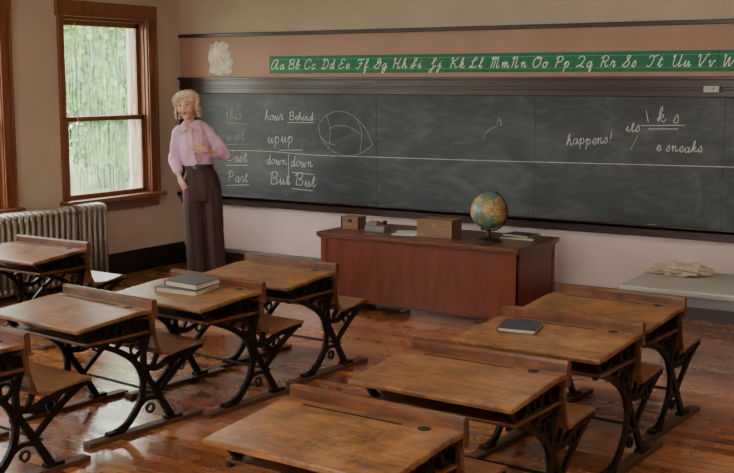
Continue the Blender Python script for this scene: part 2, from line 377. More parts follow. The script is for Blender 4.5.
g('i',.38,[(0,.1),(.15,.5),(.15,.1),(.25,0),(.4,.2)],[(.2,.68),(.22,.72)])
g('j',.4,[(0,.1),(.2,.5),(.18,-.3),(.02,-.4),(.05,-.2),(.42,.2)],[(.24,.68),(.26,.72)])
g('k',.56,[(0,.1),(.25,.7),(.22,1),(.12,.7),(.1,0),(.15,.35),(.35,.48),(.35,.3),(.18,.27),(.4,0),(.58,.2)])
g('l',.4,[(0,.1),(.28,.7),(.24,1),(.13,.7),(.15,.1),(.27,0),(.42,.2)])
g('m',.82,[(0,.3),(.1,.5),(.12,0),(.15,.35),(.3,.5),(.35,0),(.38,.35),(.52,.5),(.58,.1),(.68,0),(.82,.2)])
g('n',.6,[(0,.3),(.1,.5),(.12,0),(.15,.35),(.32,.5),(.38,.1),(.46,0),(.6,.2)])
g('o',.52,[(.3,.5),(.08,.35),(.1,.05),(.3,0),(.45,.25),(.3,.5),(.35,.4),(.55,.42)])
g('p',.58,[(0,.2),(.14,.5),(.12,-.45)],[(.13,.3),(.3,.5),(.45,.3),(.35,.02),(.15,.08)])
g('q',.6,[(.45,.4),(.3,.5),(.08,.3),(.15,0),(.35,.1),(.45,.47),(.42,-.4),(.55,-.25),(.48,0),(.62,.2)])
g('r',.45,[(0,.1),(.12,.55),(.2,.45),(.33,.45),(.3,.1),(.36,0),(.48,.2)])
g('s',.45,[(0,.05),(.2,.55),(.32,.2),(.2,0),(.05,.08)])
g('t',.42,[(0,.1),(.2,.85),(.15,.1),(.26,0),(.42,.2)],[(.03,.6),(.35,.62)])
g('u',.6,[(0,.1),(.12,.5),(.12,.1),(.25,0),(.42,.45),(.42,.1),(.5,0),(.64,.2)])
g('v',.52,[(0,.3),(.1,.5),(.18,.05),(.28,0),(.42,.45),(.55,.42)])
g('w',.75,[(0,.2),(.1,.5),(.15,.05),(.25,0),(.37,.45),(.4,.05),(.5,0),(.62,.45),(.75,.42)])
g('x',.5,[(0,.35),(.12,.5),(.3,0),(.48,.1)],[(.4,.48),(.05,0)])
g('y',.58,[(0,.2),(.1,.5),(.15,.1),(.3,.05),(.42,.47),(.35,-.3),(.18,-.42),(.15,-.2),(.58,.2)])
g('z',.5,[(.05,.4),(.2,.5),(.3,.35),(.15,.15),(.3,.05),(.2,-.35),(.08,-.3),(.5,.15)])
g('!',.3,[(.15,1),(.15,.3)],[(.15,.05),(.15,.0)])
g(' ',.4)
def strokes(text,x0,z0,size,shear=0.25,jit=0.0,track=1.0,rise=0.0):
    out=[];x=0
    for ch in text:
        if ch not in G: continue
        adv,st=G[ch]
        dz=random.uniform(-jit,jit)
        for s_ in st:
            pts=catmull(s_,5) if len(s_)>2 else s_
            out.append([(x0+(x+p[0]+shear*p[1])*size,z0+(p[1]+dz+x*rise)*size) for p in pts])
        x+=adv*track
    return out,x*size
def stroke_obj(name,sts,y,rad,mat,parent):
    cu=bpy.data.curves.new(name,'CURVE'); cu.dimensions='3D'; cu.bevel_depth=rad; cu.bevel_resolution=1; cu.use_fill_caps=True
    for s_ in sts:
        sp=cu.splines.new('POLY'); sp.points.add(len(s_)-1)
        for i,(a,b3) in enumerate(s_): sp.points[i].co=(a,0,b3,1)
    cu.materials.append(mat)
    o=bpy.data.objects.new(name,cu); o.location=(0,y,0); o.scale=(1,0.3,1); link(o,parent); return o
# alphabet strip
M_green=plain('green_card',(0.006,0.17,0.080),0.6,0,0.06,2)
M_white=plain('white_print',(0.80,0.82,0.78),0.6)
st=empty('alphabet_strip')
mb=MB(); X=1.14
while X<6.6: mb.box(X,X+0.383,-0.026,-0.019,1.918,2.078); X+=0.386
mb.obj('green_cards',M_green,st)
mb=MB(); mb.box(1.14,6.65,-0.0272,-0.0258,1.950,1.9525); mb.box(1.14,6.65,-0.0272,-0.0258,2.045,2.0475); mb.obj('guide_lines',plain('guide_line',(0.25,0.5,0.38),0.6),st)
sts=[]
for i,ch in enumerate('ABCDEFGHIJKLMNOPQRSTUVWXYZ'):
    a,w=strokes(ch,1.155+i*0.193,1.957,0.088,0.3); sts+=a
    a,w2=strokes(ch.lower(),1.155+i*0.193+w+0.012,1.957,0.088,0.3); sts+=a
stroke_obj('cursive_letters',sts,-0.0275,0.0042,M_white,st)
# chalk writing
sts=[];fa=[]
def w(t,x,z,s,dst=None,sh=0.1,tr=1.1,rise=0.0):
    a,wd=strokes(t,x,z,s,sh,0.05,tr,rise); (sts if dst is None else dst).extend(a); return wd
w('this',0.60,1.475,0.10,fa); w('west',0.60,1.27,0.10,fa); w('East',0.60,1.06,0.105); w('Part',0.60,0.86,0.105)
w('hour',1.08,1.475,0.095,rise=.02); w('Behind',1.36,1.48,0.075); w('up',1.11,1.26,0.12); w('up',1.27,1.27,0.12)
w('down',1.09,1.055,0.093); w('down',1.38,1.045,0.098); w('But',1.12,0.86,0.12); w('But',1.42,0.86,0.12)
def ln(pts,dst=None):
    (sts if dst is None else dst).append(catmull(pts,8) if len(pts)>2 else pts)
ln([(1.35,1.455),(1.66,1.46)]);ln([(0.60,1.44),(0.86,1.43)],fa);ln([(0.58,1.225),(0.86,1.235)],fa);ln([(1.25,1.19),(1.52,1.20)]);ln([(0.59,1.02),(0.87,1.03)]);ln([(0.59,0.82),(0.88,0.84)])
ln([(1.40,0.985),(1.66,0.975)]);ln([(1.40,0.83),(1.64,0.82)]);ln([(1.355,0.86),(1.36,1.15)])
# football-shaped drawing: pointed oval with curved stripes
ln([(1.71,1.44),(1.80,1.53),(1.93,1.57),(2.08,1.54),(2.22,1.43),(2.31,1.27)],fa); ln([(1.71,1.44),(1.74,1.32),(1.84,1.22),(1.98,1.17),(2.15,1.18),(2.31,1.27)],fa)
ln([(1.80,1.53),(1.84,1.42),(1.83,1.23)],fa)
ln([(2.14,1.50),(2.19,1.38),(2.17,1.19)],fa); ln([(1.84,1.41),(1.93,1.44),(2.05,1.43),(2.17,1.37)],fa)
ln([(1.74,1.33),(1.80,1.28),(1.90,1.26)],fa)
ln([(0.55,1.165),(1.1,1.175),(1.7,1.158),(2.5,1.165),(3.3,1.172),(4.1,1.183),(4.9,1.195),(5.7,1.205),(6.6,1.21)])
w('happens!',4.18,1.33,0.090,rise=0.08,tr=1.05); w('k s',4.93,1.53,0.12); ln([(4.84,1.62),(4.86,1.53)]); ln([(4.8,1.50),(5.15,1.51)]); ln([(4.86,1.475),(5.1,1.48)])
w('its',4.68,1.45,0.09); w('e sneaks',4.93,1.305,0.085); w('r',3.55,1.47,0.10,fa)
ln([(3.42,1.36),(3.46,1.42),(3.55,1.47)],fa); ln([(4.72,1.30),(4.78,1.42)],fa)
stroke_obj('chalk_writing',sts,-0.0305,0.0030,M_chalk,cb)
stroke_obj('chalk_smudged_writing',fa,-0.0305,0.0030,M_chalk_faint,cb)
# relief map on tack board
mb=MB()
ol=[(0.38,1.93),(0.40,2.00),(0.37,2.07),(0.39,2.14),(0.41,2.17),(0.40,2.20),(0.45,2.20),(0.48,2.235),(0.52,2.21),(0.56,2.235),(0.60,2.215),(0.64,2.19),(0.63,2.15),(0.68,2.12),(0.66,2.07),(0.70,2.03),(0.67,1.98),(0.68,1.93),(0.62,1.90),(0.57,1.915),(0.52,1.895),(0.46,1.91)]
n_=len(ol); c=(0.53,2.07)
vs=[];R_=6
for r_ in range(1,R_+1):
    for (x,z) in ol:
        f=r_/R_; px=c[0]+(x-c[0])*f; pz=c[1]+(z-c[1])*f
        vs.append((px,-0.030-0.022*abs(noise.noise(Vector((px*16,pz*16,3)))) if r_<R_ else -0.021,pz))
vs.append((c[0],-0.04,c[1])); fs=[]
for r_ in range(R_-1):
    for i in range(n_):
        j=(i+1)%n_; fs.append((r_*n_+i,r_*n_+j,(r_+1)*n_+j,(r_+1)*n_+i))
for i in range(n_): fs.append((len(vs)-1,(i+1)%n_,i))
mb.add(vs,fs); mb.obj('plaster_relief_map',plain('plaster_map',(0.72,0.63,0.54),0.7,0,0.3,14),smooth=False)

# ------------------------------------------------------------------ radiator
M_rad=plain('radiator_paint',(0.30,0.265,0.225),0.4,0.4,0.15,10)
def radiator(name,y0,y1):
    e=empty(name,(0.20,y0,0)); mb=MB(); n=max(3,int((y1-y0)/0.062)); p=(y1-y0)/n
    for i in range(n):
        y=(i+0.5)*p
        for dx in (-0.075,-0.025,0.025,0.075):
            mb.tube([(dx,y,0.09),(dx,y,0.70)],[(0.019,0.021)]*2,8,sub=1)
        mb.ball((0,y,0.705),(0.11,0.028,0.045),seg=12,rings=8); mb.ball((0,y,0.10),(0.11,0.028,0.05),seg=12,rings=8)
    for dx in (-0.07,0.07):
        for yy in (p*0.5,(n-0.5)*p): mb.tube([(dx,yy,0.10),(dx,yy,0.0)],[0.018,0.024],8,sub=1)
    mb.tube([(0,0.01,0.68),(0,y1-y0-0.01,0.68)],[0.022]*2,8,up=(0,0,1),sub=1); mb.tube([(0,0.01,0.11),(0,y1-y0-0.01,0.11)],[0.022]*2,8,up=(0,0,1),sub=1)
    mb.obj('fins',M_rad,e,smooth=True); return e
radiator('radiator',-1.66,-1.34)
radiator('radiator',-2.95,-1.72)

# ------------------------------------------------------------------ student desks
W=0.76; hw=W/2
def build_desk_meshes():
    D={}
    mb=MB()
    mb.prof([(-0.50,0.605),(-0.50,0.628),(-0.12,0.662),(-0.014,0.662),(-0.014,0.638),(-0.12,0.638)],-hw,hw)
    D['desktop']=(mb.mesh('desktop',M_top),0.006)
    mb=MB()
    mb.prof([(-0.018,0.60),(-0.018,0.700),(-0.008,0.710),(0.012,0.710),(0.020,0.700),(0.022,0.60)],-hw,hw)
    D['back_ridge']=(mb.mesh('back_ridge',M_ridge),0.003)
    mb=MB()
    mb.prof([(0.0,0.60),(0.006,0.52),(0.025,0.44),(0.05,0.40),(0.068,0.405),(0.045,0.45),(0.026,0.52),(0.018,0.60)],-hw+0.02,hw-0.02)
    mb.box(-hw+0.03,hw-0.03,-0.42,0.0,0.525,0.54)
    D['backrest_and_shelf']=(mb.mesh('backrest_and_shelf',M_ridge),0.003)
    mb=MB()
    prof=[(0.055,0.425),(0.09,0.405),(0.18,0.395),(0.28,0.405),(0.36,0.418),(0.405,0.41)]
    prof=catmull(prof,3)
    mb.prof(prof+[(y,z-0.022) for y,z in reversed(prof)],-hw+0.05,hw-0.05)
    D['seat']=(mb.mesh('seat',M_seat),0.004)
    mb=MB()
    for sx in (-1,1):
        x0=sx*(hw-0.055)-0.010; x1=x0+0.020
        mb.ribbon([(-0.44,0.598),(-0.12,0.628),(-0.01,0.63)],0.024,x0-0.006,x1+0.006,smooth=False)
        mb.ribbon([(-0.43,0.595),(-0.36,0.53),(-0.22,0.47),(-0.10,0.39),(-0.045,0.28),(-0.07,0.16),(-0.16,0.06),(-0.24,0.03)],(0.026,0.040),x0,x1)
        mb.ribbon([(0.0,0.64),(0.0,0.54),(-0.035,0.43),(-0.03,0.32),(0.03,0.22),(0.10,0.11),(0.15,0.03)],(0.028,0.040),x0,x1)
        mb.ribbon([(-0.02,0.34),(0.07,0.33),(0.18,0.37),(0.38,0.388)],(0.036,0.022),x0,x1)
        mb.ribbon([(0.34,0.385),(0.24,0.33),(0.13,0.25),(0.06,0.19)],0.026,x0,x1)
        mb.ribbon([(0.02,0.335),(0.06,0.41),(0.045,0.46)],0.022,x0,x1)
        mb.ribbon([(-0.09,0.13),(-0.02,0.17),(0.06,0.16)],0.020,x0,x1)
        mb.ribbon([(-0.30,0.60),(-0.24,0.54),(-0.12,0.50),(-0.02,0.52)],0.015,x0,x1)
        mb.ribbon([(-0.22,0.475),(-0.16,0.53),(-0.14,0.62)],0.014,x0,x1)
        mb.ribbon([(-0.34,0.53),(-0.28,0.56),(-0.26,0.60)],0.013,x0,x1)
        mb.ribbon([(-0.10,0.395),(-0.05,0.45),(-0.06,0.50),(-0.10,0.62)],0.014,x0,x1)
        for cy,cz,rr_ in ((-0.11,0.565,0.035),(-0.19,0.57,0.028),(-0.045,0.575,0.026),(-0.09,0.45,0.03),(0.0,0.115,0.024),(0.16,0.325,0.026)):
            ring=[(cy+rr_*math.cos(a*math.pi/6),cz+rr_*math.sin(a*math.pi/6)) for a in range(13)]
            mb.ribbon(ring,0.011,x0+0.002,x1-0.002,smooth=False)
        mb.box(x0-0.012,x1+0.012,-0.29,-0.19,0.024,0.045); mb.box(x0-0.012,x1+0.012,0.11,0.21,0.024,0.045)
        mb.box(x0,x1,-0.43,0.0,0.515,0.53)
    mb.tube([(-hw+0.055,0.10,0.17),(hw-0.055,0.10,0.17)],[0.008]*2,8,up=(0,0,1),sub=1)
    D['iron_frame']=(mb.mesh('iron_frame',M_iron),0.0)
    mb=MB()
    for sx in (-1,1): mb.box(sx*(hw-0.055)-0.032,sx*(hw-0.055)+0.032,-0.42,0.36,0,0.026)
    D['floor_runners']=(mb.mesh('floor_runners',M_runner),0.003)
    mb=MB(); mb.tube([(hw-0.13,-0.065,0.6615),(hw-0.13,-0.065,0.6635)],[0.024]*2,16,sub=1)
    mb.box(-hw+0.10,hw-0.22,-0.075,-0.060,0.6620,0.6625)
    D['inkwell_and_groove']=(mb.mesh('inkwell_and_groove',M_hole),0.0)
    return D
DM=build_desk_meshes()
def student_desk(x,y,rz=0.0):
    e=empty('school_desk',(x,y,0),math.radians(rz))
    for k,(me,bv) in DM.items():
        o=bpy.data.objects.new(k,me); link(o,e)
        if bv:
            md=o.modifiers.new('b','BEVEL'); md.width=bv; md.segments=2; md.limit_method='ANGLE'; md.angle_limit=math.radians(35)
    return e
desks=[(5.67,-2.79,-3),(5.70,-3.53,-3),(5.69,-4.42,-2),(5.70,-5.34,-2),(3.34,-4.34,-6),(3.50,-3.62,-5),(3.48,-2.86,-2.5),(3.40,-5.25,-4),(1.46,-3.05,-1)]
for d in desks: student_desk(*d)

# ------------------------------------------------------------------ books
def book(name,x,y,z,sx,sy,sz,rz,tilt,cov):
    e=empty(name,(x,y,z)); e.rotation_euler=(tilt,0,rz)
    mb=MB(); mb.box(-sx/2,sx/2,-sy/2,sy/2,0,0.003); mb.box(-sx/2,sx/2,-sy/2,sy/2,sz-0.003,sz); mb.box(-sx/2,-sx/2+0.004,-sy/2,sy/2,0,sz)
    mb.obj('cover',cov,e,bevel=0.001)
    mb=MB(); mb.box(-sx/2+0.004,sx/2-0.006,-sy/2+0.005,sy/2-0.005,0.003,sz-0.003); mb.obj('pages',M_page,e)
    return e
M_page=plain('book_pages',(0.50,0.44,0.34),0.8)
C_blue=plain('cover_blue',(0.030,0.042,0.05),0.5); C_teal=plain('cover_grey_green',(0.08,0.11,0.10),0.5); C_navy=plain('cover_navy',(0.02,0.03,0.055),0.45); C_dk=plain('cover_dark',(0.02,0.025,0.022),0.4)
tl=math.radians(5.1)
book('book',3.46,-3.83,0.648,0.31,0.21,0.034,0.0,tl,C_teal)
book('book',3.49,-3.82,0.684,0.27,0.19,0.032,-0.12,tl,C_blue)
book('book',5.53,-3.75,0.653,0.19,0.15,0.022,0.15,tl,C_navy)

# ------------------------------------------------------------------ teacher desk
td=empty('teacher_desk',(3.40,-0.80,0)); w2=0.91; d2=0.38; TT=0.625
mb=MB(); mb.box(-w2,w2,-d2,d2,TT-0.035,TT); mb.box(-w2+0.012,w2-0.012,-d2+0.012,d2-0.012,TT-0.05,TT-0.035); mb.obj('top',M_tdesktop,td,bevel=0.006)
mb=MB(); a=w2-0.03; b4=d2-0.03
mb.box(-a,a,-b4,-b4+0.02,0.07,TT-0.05)
mb.box(-a,-a+0.02,-b4+0.02,b4,0.07,TT-0.05); mb.box(a-0.02,a,-b4+0.02,b4,0.07,TT-0.05)
for sx in (-1,1):
    xx=sx*a
    mb.box(min(xx,xx-sx*0.05),max(xx,xx-sx*0.05),-b4-0.006,-b4+0.04,0.0,TT-0.05)
    mb.box(min(xx+sx*0.006,xx-sx*0.05),max(xx+sx*0.006,xx-sx*0.05),b4-0.05,b4,0.0,TT-0.05)
mb.box(-a+0.05,a-0.05,-b4-0.004,-b4,0.07,0.10); mb.box(a,a+0.005,-b4+0.04,b4-0.05,0.07,0.12); mb.box(a,a+0.005,-b4+0.04,b4-0.05,TT-0.10,TT-0.05)
mb.box(-a+0.02,-a+0.45,-b4+0.03,b4-0.01,0.10,TT-0.06); mb.box(a-0.45,a-0.02,-b4+0.03,b4-0.01,0.10,TT-0.06)
mb.obj('carcass',M_tdesk,td,bevel=0.003)
M_brass=plain('brass',(0.35,0.24,0.10),0.35,0.9)
mb=MB()
for sx in (-1,1):
    for zz in (0.2,0.34,0.48): mb.tube([(sx*0.58-0.05,b4+0.004,zz),(sx*0.58,b4+0.02,zz),(sx*0.58+0.05,b4+0.004,zz)],[0.006]*3,8,up=(0,0,1))
mb.obj('drawer_pulls',M_brass,td,smooth=True)
# globe
m,nt,b=newmat('globe_map'); tc=N(nt,'ShaderNodeTexCoord')
n=N(nt,'ShaderNodeTexNoise',Scale=9.0,Detail=6.0,Roughness=0.55); nt.links.new(tc.outputs['Object'],n.inputs['Vector'])
n3=N(nt,'ShaderNodeTexNoise',Scale=22.0,Detail=1.0); nt.links.new(tc.outputs['Object'],n3.inputs['Vector'])
land=ramp(nt,n3.outputs['Fac'],[(0.38,(0.42,0.16,0.08)),(0.48,(0.50,0.40,0.15)),(0.56,(0.20,0.30,0.12)),(0.66,(0.52,0.30,0.16))]); land.color_ramp.interpolation='CONSTANT'
msk=ramp(nt,n.outputs['Fac'],[(0.46,(0,0,0)),(0.475,(1,1,1))])
mx=N(nt,'ShaderNodeMix',data_type='RGBA'); nt.links.new(msk.outputs[0],mx.inputs[0]); mx.inputs[6].default_value=(0.11,0.22,0.18,1); nt.links.new(land.outputs[0],mx.inputs[7])
nt.links.new(mx.outputs[2],b.inputs['Base Color']); b.inputs['Roughness'].default_value=0.3
gl_=empty('desk_globe',(3.94,-0.93,TT)); gr=0.142; gc=(0,0,0.235)
mb=MB(); mb.ball((0,0,0),gr,seg=40,rings=24); o=mb.obj('sphere',m,gl_,smooth=True,loc=gc,rot=(0,math.radians(23),0))
mb=MB(); pts=[]
for i in range(13):
    a=math.radians(67+ (i/12)*180+180-360); pts.append(Vector((math.cos(a)*(gr+0.012),0,0.235+math.sin(a)*(gr+0.012))))
mb.tube(pts,[0.006]*13,8,up=(0,1,0)); mb.ball(pts[0],0.011); mb.ball(pts[-1],0.011)
mb.tube([(0,0,0),(0,0,0.012),(0,0,0.025),(0,0,0.035),(0,0,0.095)],[0.095,0.095,0.07,0.02,0.014],24,sub=2)
mb.obj('stand',plain('globe_stand',(0.03,0.022,0.018),0.35,0.4),gl_,smooth=True)
# card box
M_box=wood('box_wood',(0.15,0.08,0.045),(0.28,0.165,0.095),(2,10,10),4,0.45,0.1)
def cardbox(name,x,y,sx,sy,sz,rz,frame=False):
    e=empty(name,(x,y,TT),rz); mb=MB(); t=0.01
    mb.box(-sx/2,sx/2,-sy/2,sy/2,0,sz*0.68); mb.box(-sx/2,sx/2,-sy/2,sy/2,sz*0.70,sz); mb.box(-sx/2+.004,sx/2-.004,-sy/2+.004,sy/2-.004,sz*0.66,sz*0.72)
    mb.obj('body',M_box,e,bevel=0.004)
    mb=MB(); mb.box(-0.018,0.018,-sy/2-0.003,-sy/2,sz*0.58,sz*0.78); 
    mb.box(-sx/2-0.002,-sx/2+0.012,-sy/2-0.002,-sy/2+0.002,0.0,sz); mb.box(sx/2-0.012,sx/2+0.002,-sy/2-0.002,-sy/2+0.002,0.0,sz); mb.obj('clasp',M_brass if frame else M_iron,e)
cardbox('card_file_box',3.49,-0.90,0.30,0.19,0.145,0.05,True)
cardbox('small_wooden_box',2.63,-0.83,0.17,0.13,0.10,0.1)
e=empty('pen_tray',(2.91,-0.90,TT),0.1)
mb=MB(); mb.box(-0.09,0.09,-0.06,0.06,0,0.05); mb.box(-0.085,0.02,-0.05,0.05,0.05,0.075); mb.obj('body',plain('grey_plastic',(0.20,0.20,0.19),0.4),e,bevel=0.006)
mb=MB(); mb.tube([(-0.06,-0.03,0.081),(0.02,0.0,0.081)],[0.006]*2,8,sub=1); mb.tube([(0.04,-0.03,0.056),(0.085,-0.01,0.056)],[0.006]*2,8,sub=1); mb.obj('red_pen',plain('red_plastic',(0.40,0.03,0.02),0.35),e,smooth=True)
mb=MB(); mb.tube([(-0.05,0.02,0.080),(0.015,-0.025,0.080)],[0.005]*2,8,sub=1); mb.tube([(0.05,0.035,0.05),(0.05,0.035,0.085)],[0.018]*2,12,sub=1); mb.obj('ink_bottle',M_hole,e,smooth=True)
e=empty('paper_sheets',(3.19,-0.88,TT),0.2)
mb=MB(); mb.box(-0.10,0.10,-0.13,0.13,0.0,0.004); mb.box(-0.10,0.10,-0.13,0.13,0.004,0.007,M=Matrix.Rotation(0.25,4,'Z')); mb.obj('sheets',plain('paper',(0.62,0.62,0.60),0.7),e)
book('book',4.08,-0.66,TT,0.28,0.20,0.022,0.1,0,C_dk)
book('book',4.09,-0.665,TT+0.022,0.24,0.18,0.018,-0.15,0,C_navy)

# ------------------------------------------------------------------ side table with paper bag
M_lam=plain('grey_laminate',(0.38,0.38,0.37),0.35,0,0.06,3)
M_steel=plain('painted_steel',(0.30,0.31,0.31),0.4,0.5)
tb=empty('work_table',(6.25,-1.54,0)); TZ=0.58
mb=MB(); mb.box(-0.90,0.90,-0.39,0.39,TZ-0.04,TZ); mb.obj('top',M_lam,tb,bevel=0.012)
mb=MB(); mb.box(-0.84,0.84,-0.33,-0.31,TZ-0.11,TZ-0.035); mb.box(-0.84,0.84,0.31,0.33,TZ-0.11,TZ-0.035); mb.box(-0.84,-0.82,-0.33,0.33,TZ-0.11,TZ-0.035); mb.box(0.82,0.84,-0.33,0.33,TZ-0.11,TZ-0.035)
for sx in (-1,1):
    for sy in (-1,1): mb.box(sx*0.81-0.02,sx*0.81+0.02,sy*0.30-0.02,sy*0.30+0.02,0,TZ-0.035)
mb.obj('legs',M_steel,tb,bevel=0.003)
mb=MB()
def crum(d):
    q=noise.noise(d*2.3)*0.45+noise.noise(d*6)*0.22; return d*(1+q)
mb.ball((0,0,0),(0.19,0.10,0.05),seg=32,rings=18,fn=crum)
zmin=min(p.z for p in mb.v)
for p in mb.v:
    if p.z<zmin*0.5: p.z=zmin*0.5
mb.obj('paper_bag',plain('kraft_paper',(0.38,0.32,0.24),0.8,0,0.2,9),loc=(5.57,-1.38,TZ-zmin*0.5+0.001),rot=(0,0,0.15))

# ------------------------------------------------------------------ unseen ceiling fill lamps, added to light the desktops from above
M_fix=plain('fill_lamp_enamel',(0.7,0.7,0.68),0.4)
for lx in (2.2,5.0,7.8):
    for ly in (-2.6,-5.4,-8.2):
        e=empty('added_fill_lamp',(lx,ly,ZC))
        mb=MB(); mb.tube([(0,0,0),(0,0,-0.02),(0,0,-0.40)],[0.05,0.012,0.012],12,sub=1); mb.tube([(0,0,-0.38),(0,0,-0.42),(0,0,-0.50)],[0.05,0.12,0.26],24,sub=3,closed=False)
        mb.obj('fill_lamp_shade',M_fix,e,smooth=True)
        L=bpy.data.lights.new('fill_light','AREA'); L.shape='DISK'; L.size=0.46; L.energy=14; L.color=(1.0,0.84,0.66)
        lo=bpy.data.objects.new('fill_light',L); lo.location=(0,0,-0.505); link(lo,e)

# ------------------------------------------------------------------ outdoors
m,nt,b=newmat('foliage'); M_leaf=m
tc=N(nt,'ShaderNodeTexCoord'); n=N(nt,'ShaderNodeTexNoise',Scale=0.9,Detail=6.0); nt.links.new(tc.outputs['Object'],n.inputs['Vector'])
r=ramp(nt,n.outputs['Fac'],[(0.3,(0.022,0.062,0.012)),(0.52,(0.070,0.17,0.028)),(0.75,(0.19,0.32,0.08))]); nt.links.new(r.outputs[0],b.inputs['Base Color']); b.inputs['Roughness'].default_value=0.8
M_bark=plain('bark',(0.05,0.035,0.025),0.9)
def tree(x,y,h,rad,nl,zb=-0.79):
    e=empty('leafy_tree',(x,y,zb))
    mb=MB(); mb.tube([(0,0,0),(0,0,0.3),(0.05,0,h*0.4),(0,0.1,h*0.8)],[0.18,0.17,0.13,0.05],10)
    for i in range(6):
        a=i*1.05; mb.tube([(0.03,0.02,h*(0.25+0.07*i)),(math.cos(a)*rad*0.4,math.sin(a)*rad*0.4,h*(0.4+0.07*i)),(math.cos(a)*rad*0.75,math.sin(a)*rad*0.75,h*(0.5+0.07*i))],[0.06,0.04,0.02],6)
    mb.obj('trunk',M_bark,e,smooth=True)
    mb=MB()
    cl=[(Vector((random.gauss(0,rad*0.45),random.gauss(0,rad*0.45),h*random.uniform(0.2,1.0))),random.uniform(0.25,0.5)*rad) for _ in range(30)]
    for i in range(nl):
        c,r_=random.choice(cl)
        d=Vector((random.gauss(0,1),random.gauss(0,1),random.gauss(0,1))); d.normalize(); p=c+d*r_*random.uniform(0.5,1.05)
        p.z=max(p.z,0.12)
        s_=random.uniform(0.035,0.08)
        R=Euler((random.uniform(0,6),random.uniform(0,6),random.uniform(0,6))).to_matrix()
        mb.add([p+R@Vector(q) for q in ((-s_,-s_*0.5,0),(0,-s_*.7,0),(s_,0,0),(0,s_*.7,0),(-s_,s_*.5,0))],[(0,1,2,3,4)])
    mb.obj('leaves',M_leaf,e)
tree(-10,9.0,4.5,2.0,14000); tree(-13,11.5,6.5,2.6,18000); tree(-15.5,9.0,6,2.6,16000); tree(-12,16,7.5,2.8,16000); tree(-18,16,9,3.4,20000); tree(-15,20,9,3.4,18000); tree(-22,13,9,3.4,18000)
mb=MB(); mb.box(-40,-0.3,-30,40,-0.82,-0.8); mb.obj('ground',plain('grass',(0.13,0.24,0.055),0.9,0,0.3,2))

# ------------------------------------------------------------------ the teacher (woman)
wm=empty('woman_teacher',(1.24,-1.09,0),math.radians(41.2))
M_skin,nt,b=newmat('skin')
tc=N(nt,'ShaderNodeTexCoord'); n=N(nt,'ShaderNodeTexNoise',Scale=14.0,Detail=3.0); nt.links.new(tc.outputs['Object'],n.inputs['Vector'])
r=ramp(nt,n.outputs['Fac'],[(0.3,(0.62,0.37,0.27)),(0.7,(0.72,0.46,0.35))]); nt.links.new(r.outputs[0],b.inputs['Base Color']); b.inputs['Roughness'].default_value=0.5
b.inputs['Subsurface Weight'].default_value=0.08; b.inputs['Subsurface Radius'].default_value=(0.01,0.004,0.002)
M_shirt=plain('pink_shirt',(0.70,0.46,0.63),0.75,0,0.07,9,0.3,40)
M_trs=plain('brown_trousers',(0.055,0.026,0.025),0.8,0,0.2,7,0.3,50)
M_hair=plain('blonde_hair',(0.62,0.49,0.33),0.5,0,0.45,45,0.6,120)
M_lip=plain('lips',(0.42,0.12,0.11),0.4); M_eyew=plain('eye_white',(0.70,0.67,0.65),0.3); M_iris=plain('iris',(0.04,0.05,0.06),0.2); M_brow=plain('eyebrow',(0.28,0.18,0.10),0.7); M_shoe=plain('shoe_leather',(0.03,0.018,0.014),0.3); M_belt=plain('belt',(0.02,0.012,0.01),0.4)
HC=Vector((-0.150,-0.02,1.632)); HK=1.10
Hrot=Euler((math.radians(3),math.radians(-6),math.radians(-18))).to_matrix().to_4x4()
def hp(x,y,z): return HC+Hrot.to_3x3()@Vector((x,y,z))
def hscale(mb,n0=0):
    for i in range(n0,len(mb.v)): mb.v[i]=HC+(mb.v[i]-HC)*HK
def headfn(d):
    x,y,z=d
    if z<0:
        x*=1-0.33*(-z)**2.0; y=y*(1-0.06*(-z)) if y<0 else y*(1-0.35*(-z))
    if y<0: y*=0.93
    return Vector((x,y,z))
mb=MB()
mb.ball(HC,(0.070,0.092,0.110),seg=32,rings=22,M=Hrot,fn=headfn)
mb.ball(hp(0,-0.062,-0.088),(0.024,0.020,0.018))      # chin
for sx in (-1,1):
    mb.ball(hp(sx*0.036,-0.056,-0.028),(0.024,0.020,0.026)) # cheek
    mb.ball(hp(sx*0.071,0.005,-0.012),(0.009,0.018,0.028))  # ear
    mb.ball(hp(sx*0.030,-0.073,0.026),(0.024,0.010,0.007))  # brow bone
mb.tube([hp(0,-0.080,0.014),hp(0,-0.091,-0.008),hp(0,-0.1005,-0.024),hp(0,-0.090,-0.032)],[0.0070,0.0075,0.0100,0.007],10,up=(1,0,0))
hscale(mb)
mb.tube([hp(0,0.025,-0.05),Vector((-0.135,0.005,1.50)),Vector((-0.120,0.015,1.43)),Vector((-0.105,0.015,1.36))],[(0.046,0.046),(0.043,0.045),(0.055,0.050),(0.09,0.07)],16,up=(0,1,0))
mb.tube([(-0.105,0.01,1.44),(-0.10,0.01,1.38),(-0.085,0.005,1.24),(-0.06,0.0,1.10),(-0.035,0,0.94),(-0.03,0,0.86)],[(0.09,0.05),(0.12,0.075),(0.115,0.085),(0.09,0.075),(0.13,0.095),(0.12,0.09)],18)
mb.tube([(-0.09,0,0.9),(-0.09,-0.01,0.5),(-0.07,0.01,0.1)],[0.08,0.055,0.035],12); mb.tube([(0.04,0,0.9),(0.05,-0.02,0.5),(0.06,0.0,0.1)],[0.08,0.055,0.035],12)
RS=Vector((-0.220,0.01,1.410)); RE=Vector((-0.272,0.045,1.175)); RW=Vector((-0.228,-0.045,1.025))
LS=Vector((0.018,0.01,1.415)); LE=Vector((0.172,-0.02,1.205)); LW=Vector((0.010,-0.185,1.255))
for a,b5,c5 in ((RS,RE,RW),(LS,LE,LW)):
    mb.tube([a,(a+b5)/2,b5],[0.042,0.037,0.032],12,sub=3); mb.tube([b5,(b5+c5)/2,c5],[0.032,0.028,0.019],12,sub=3)
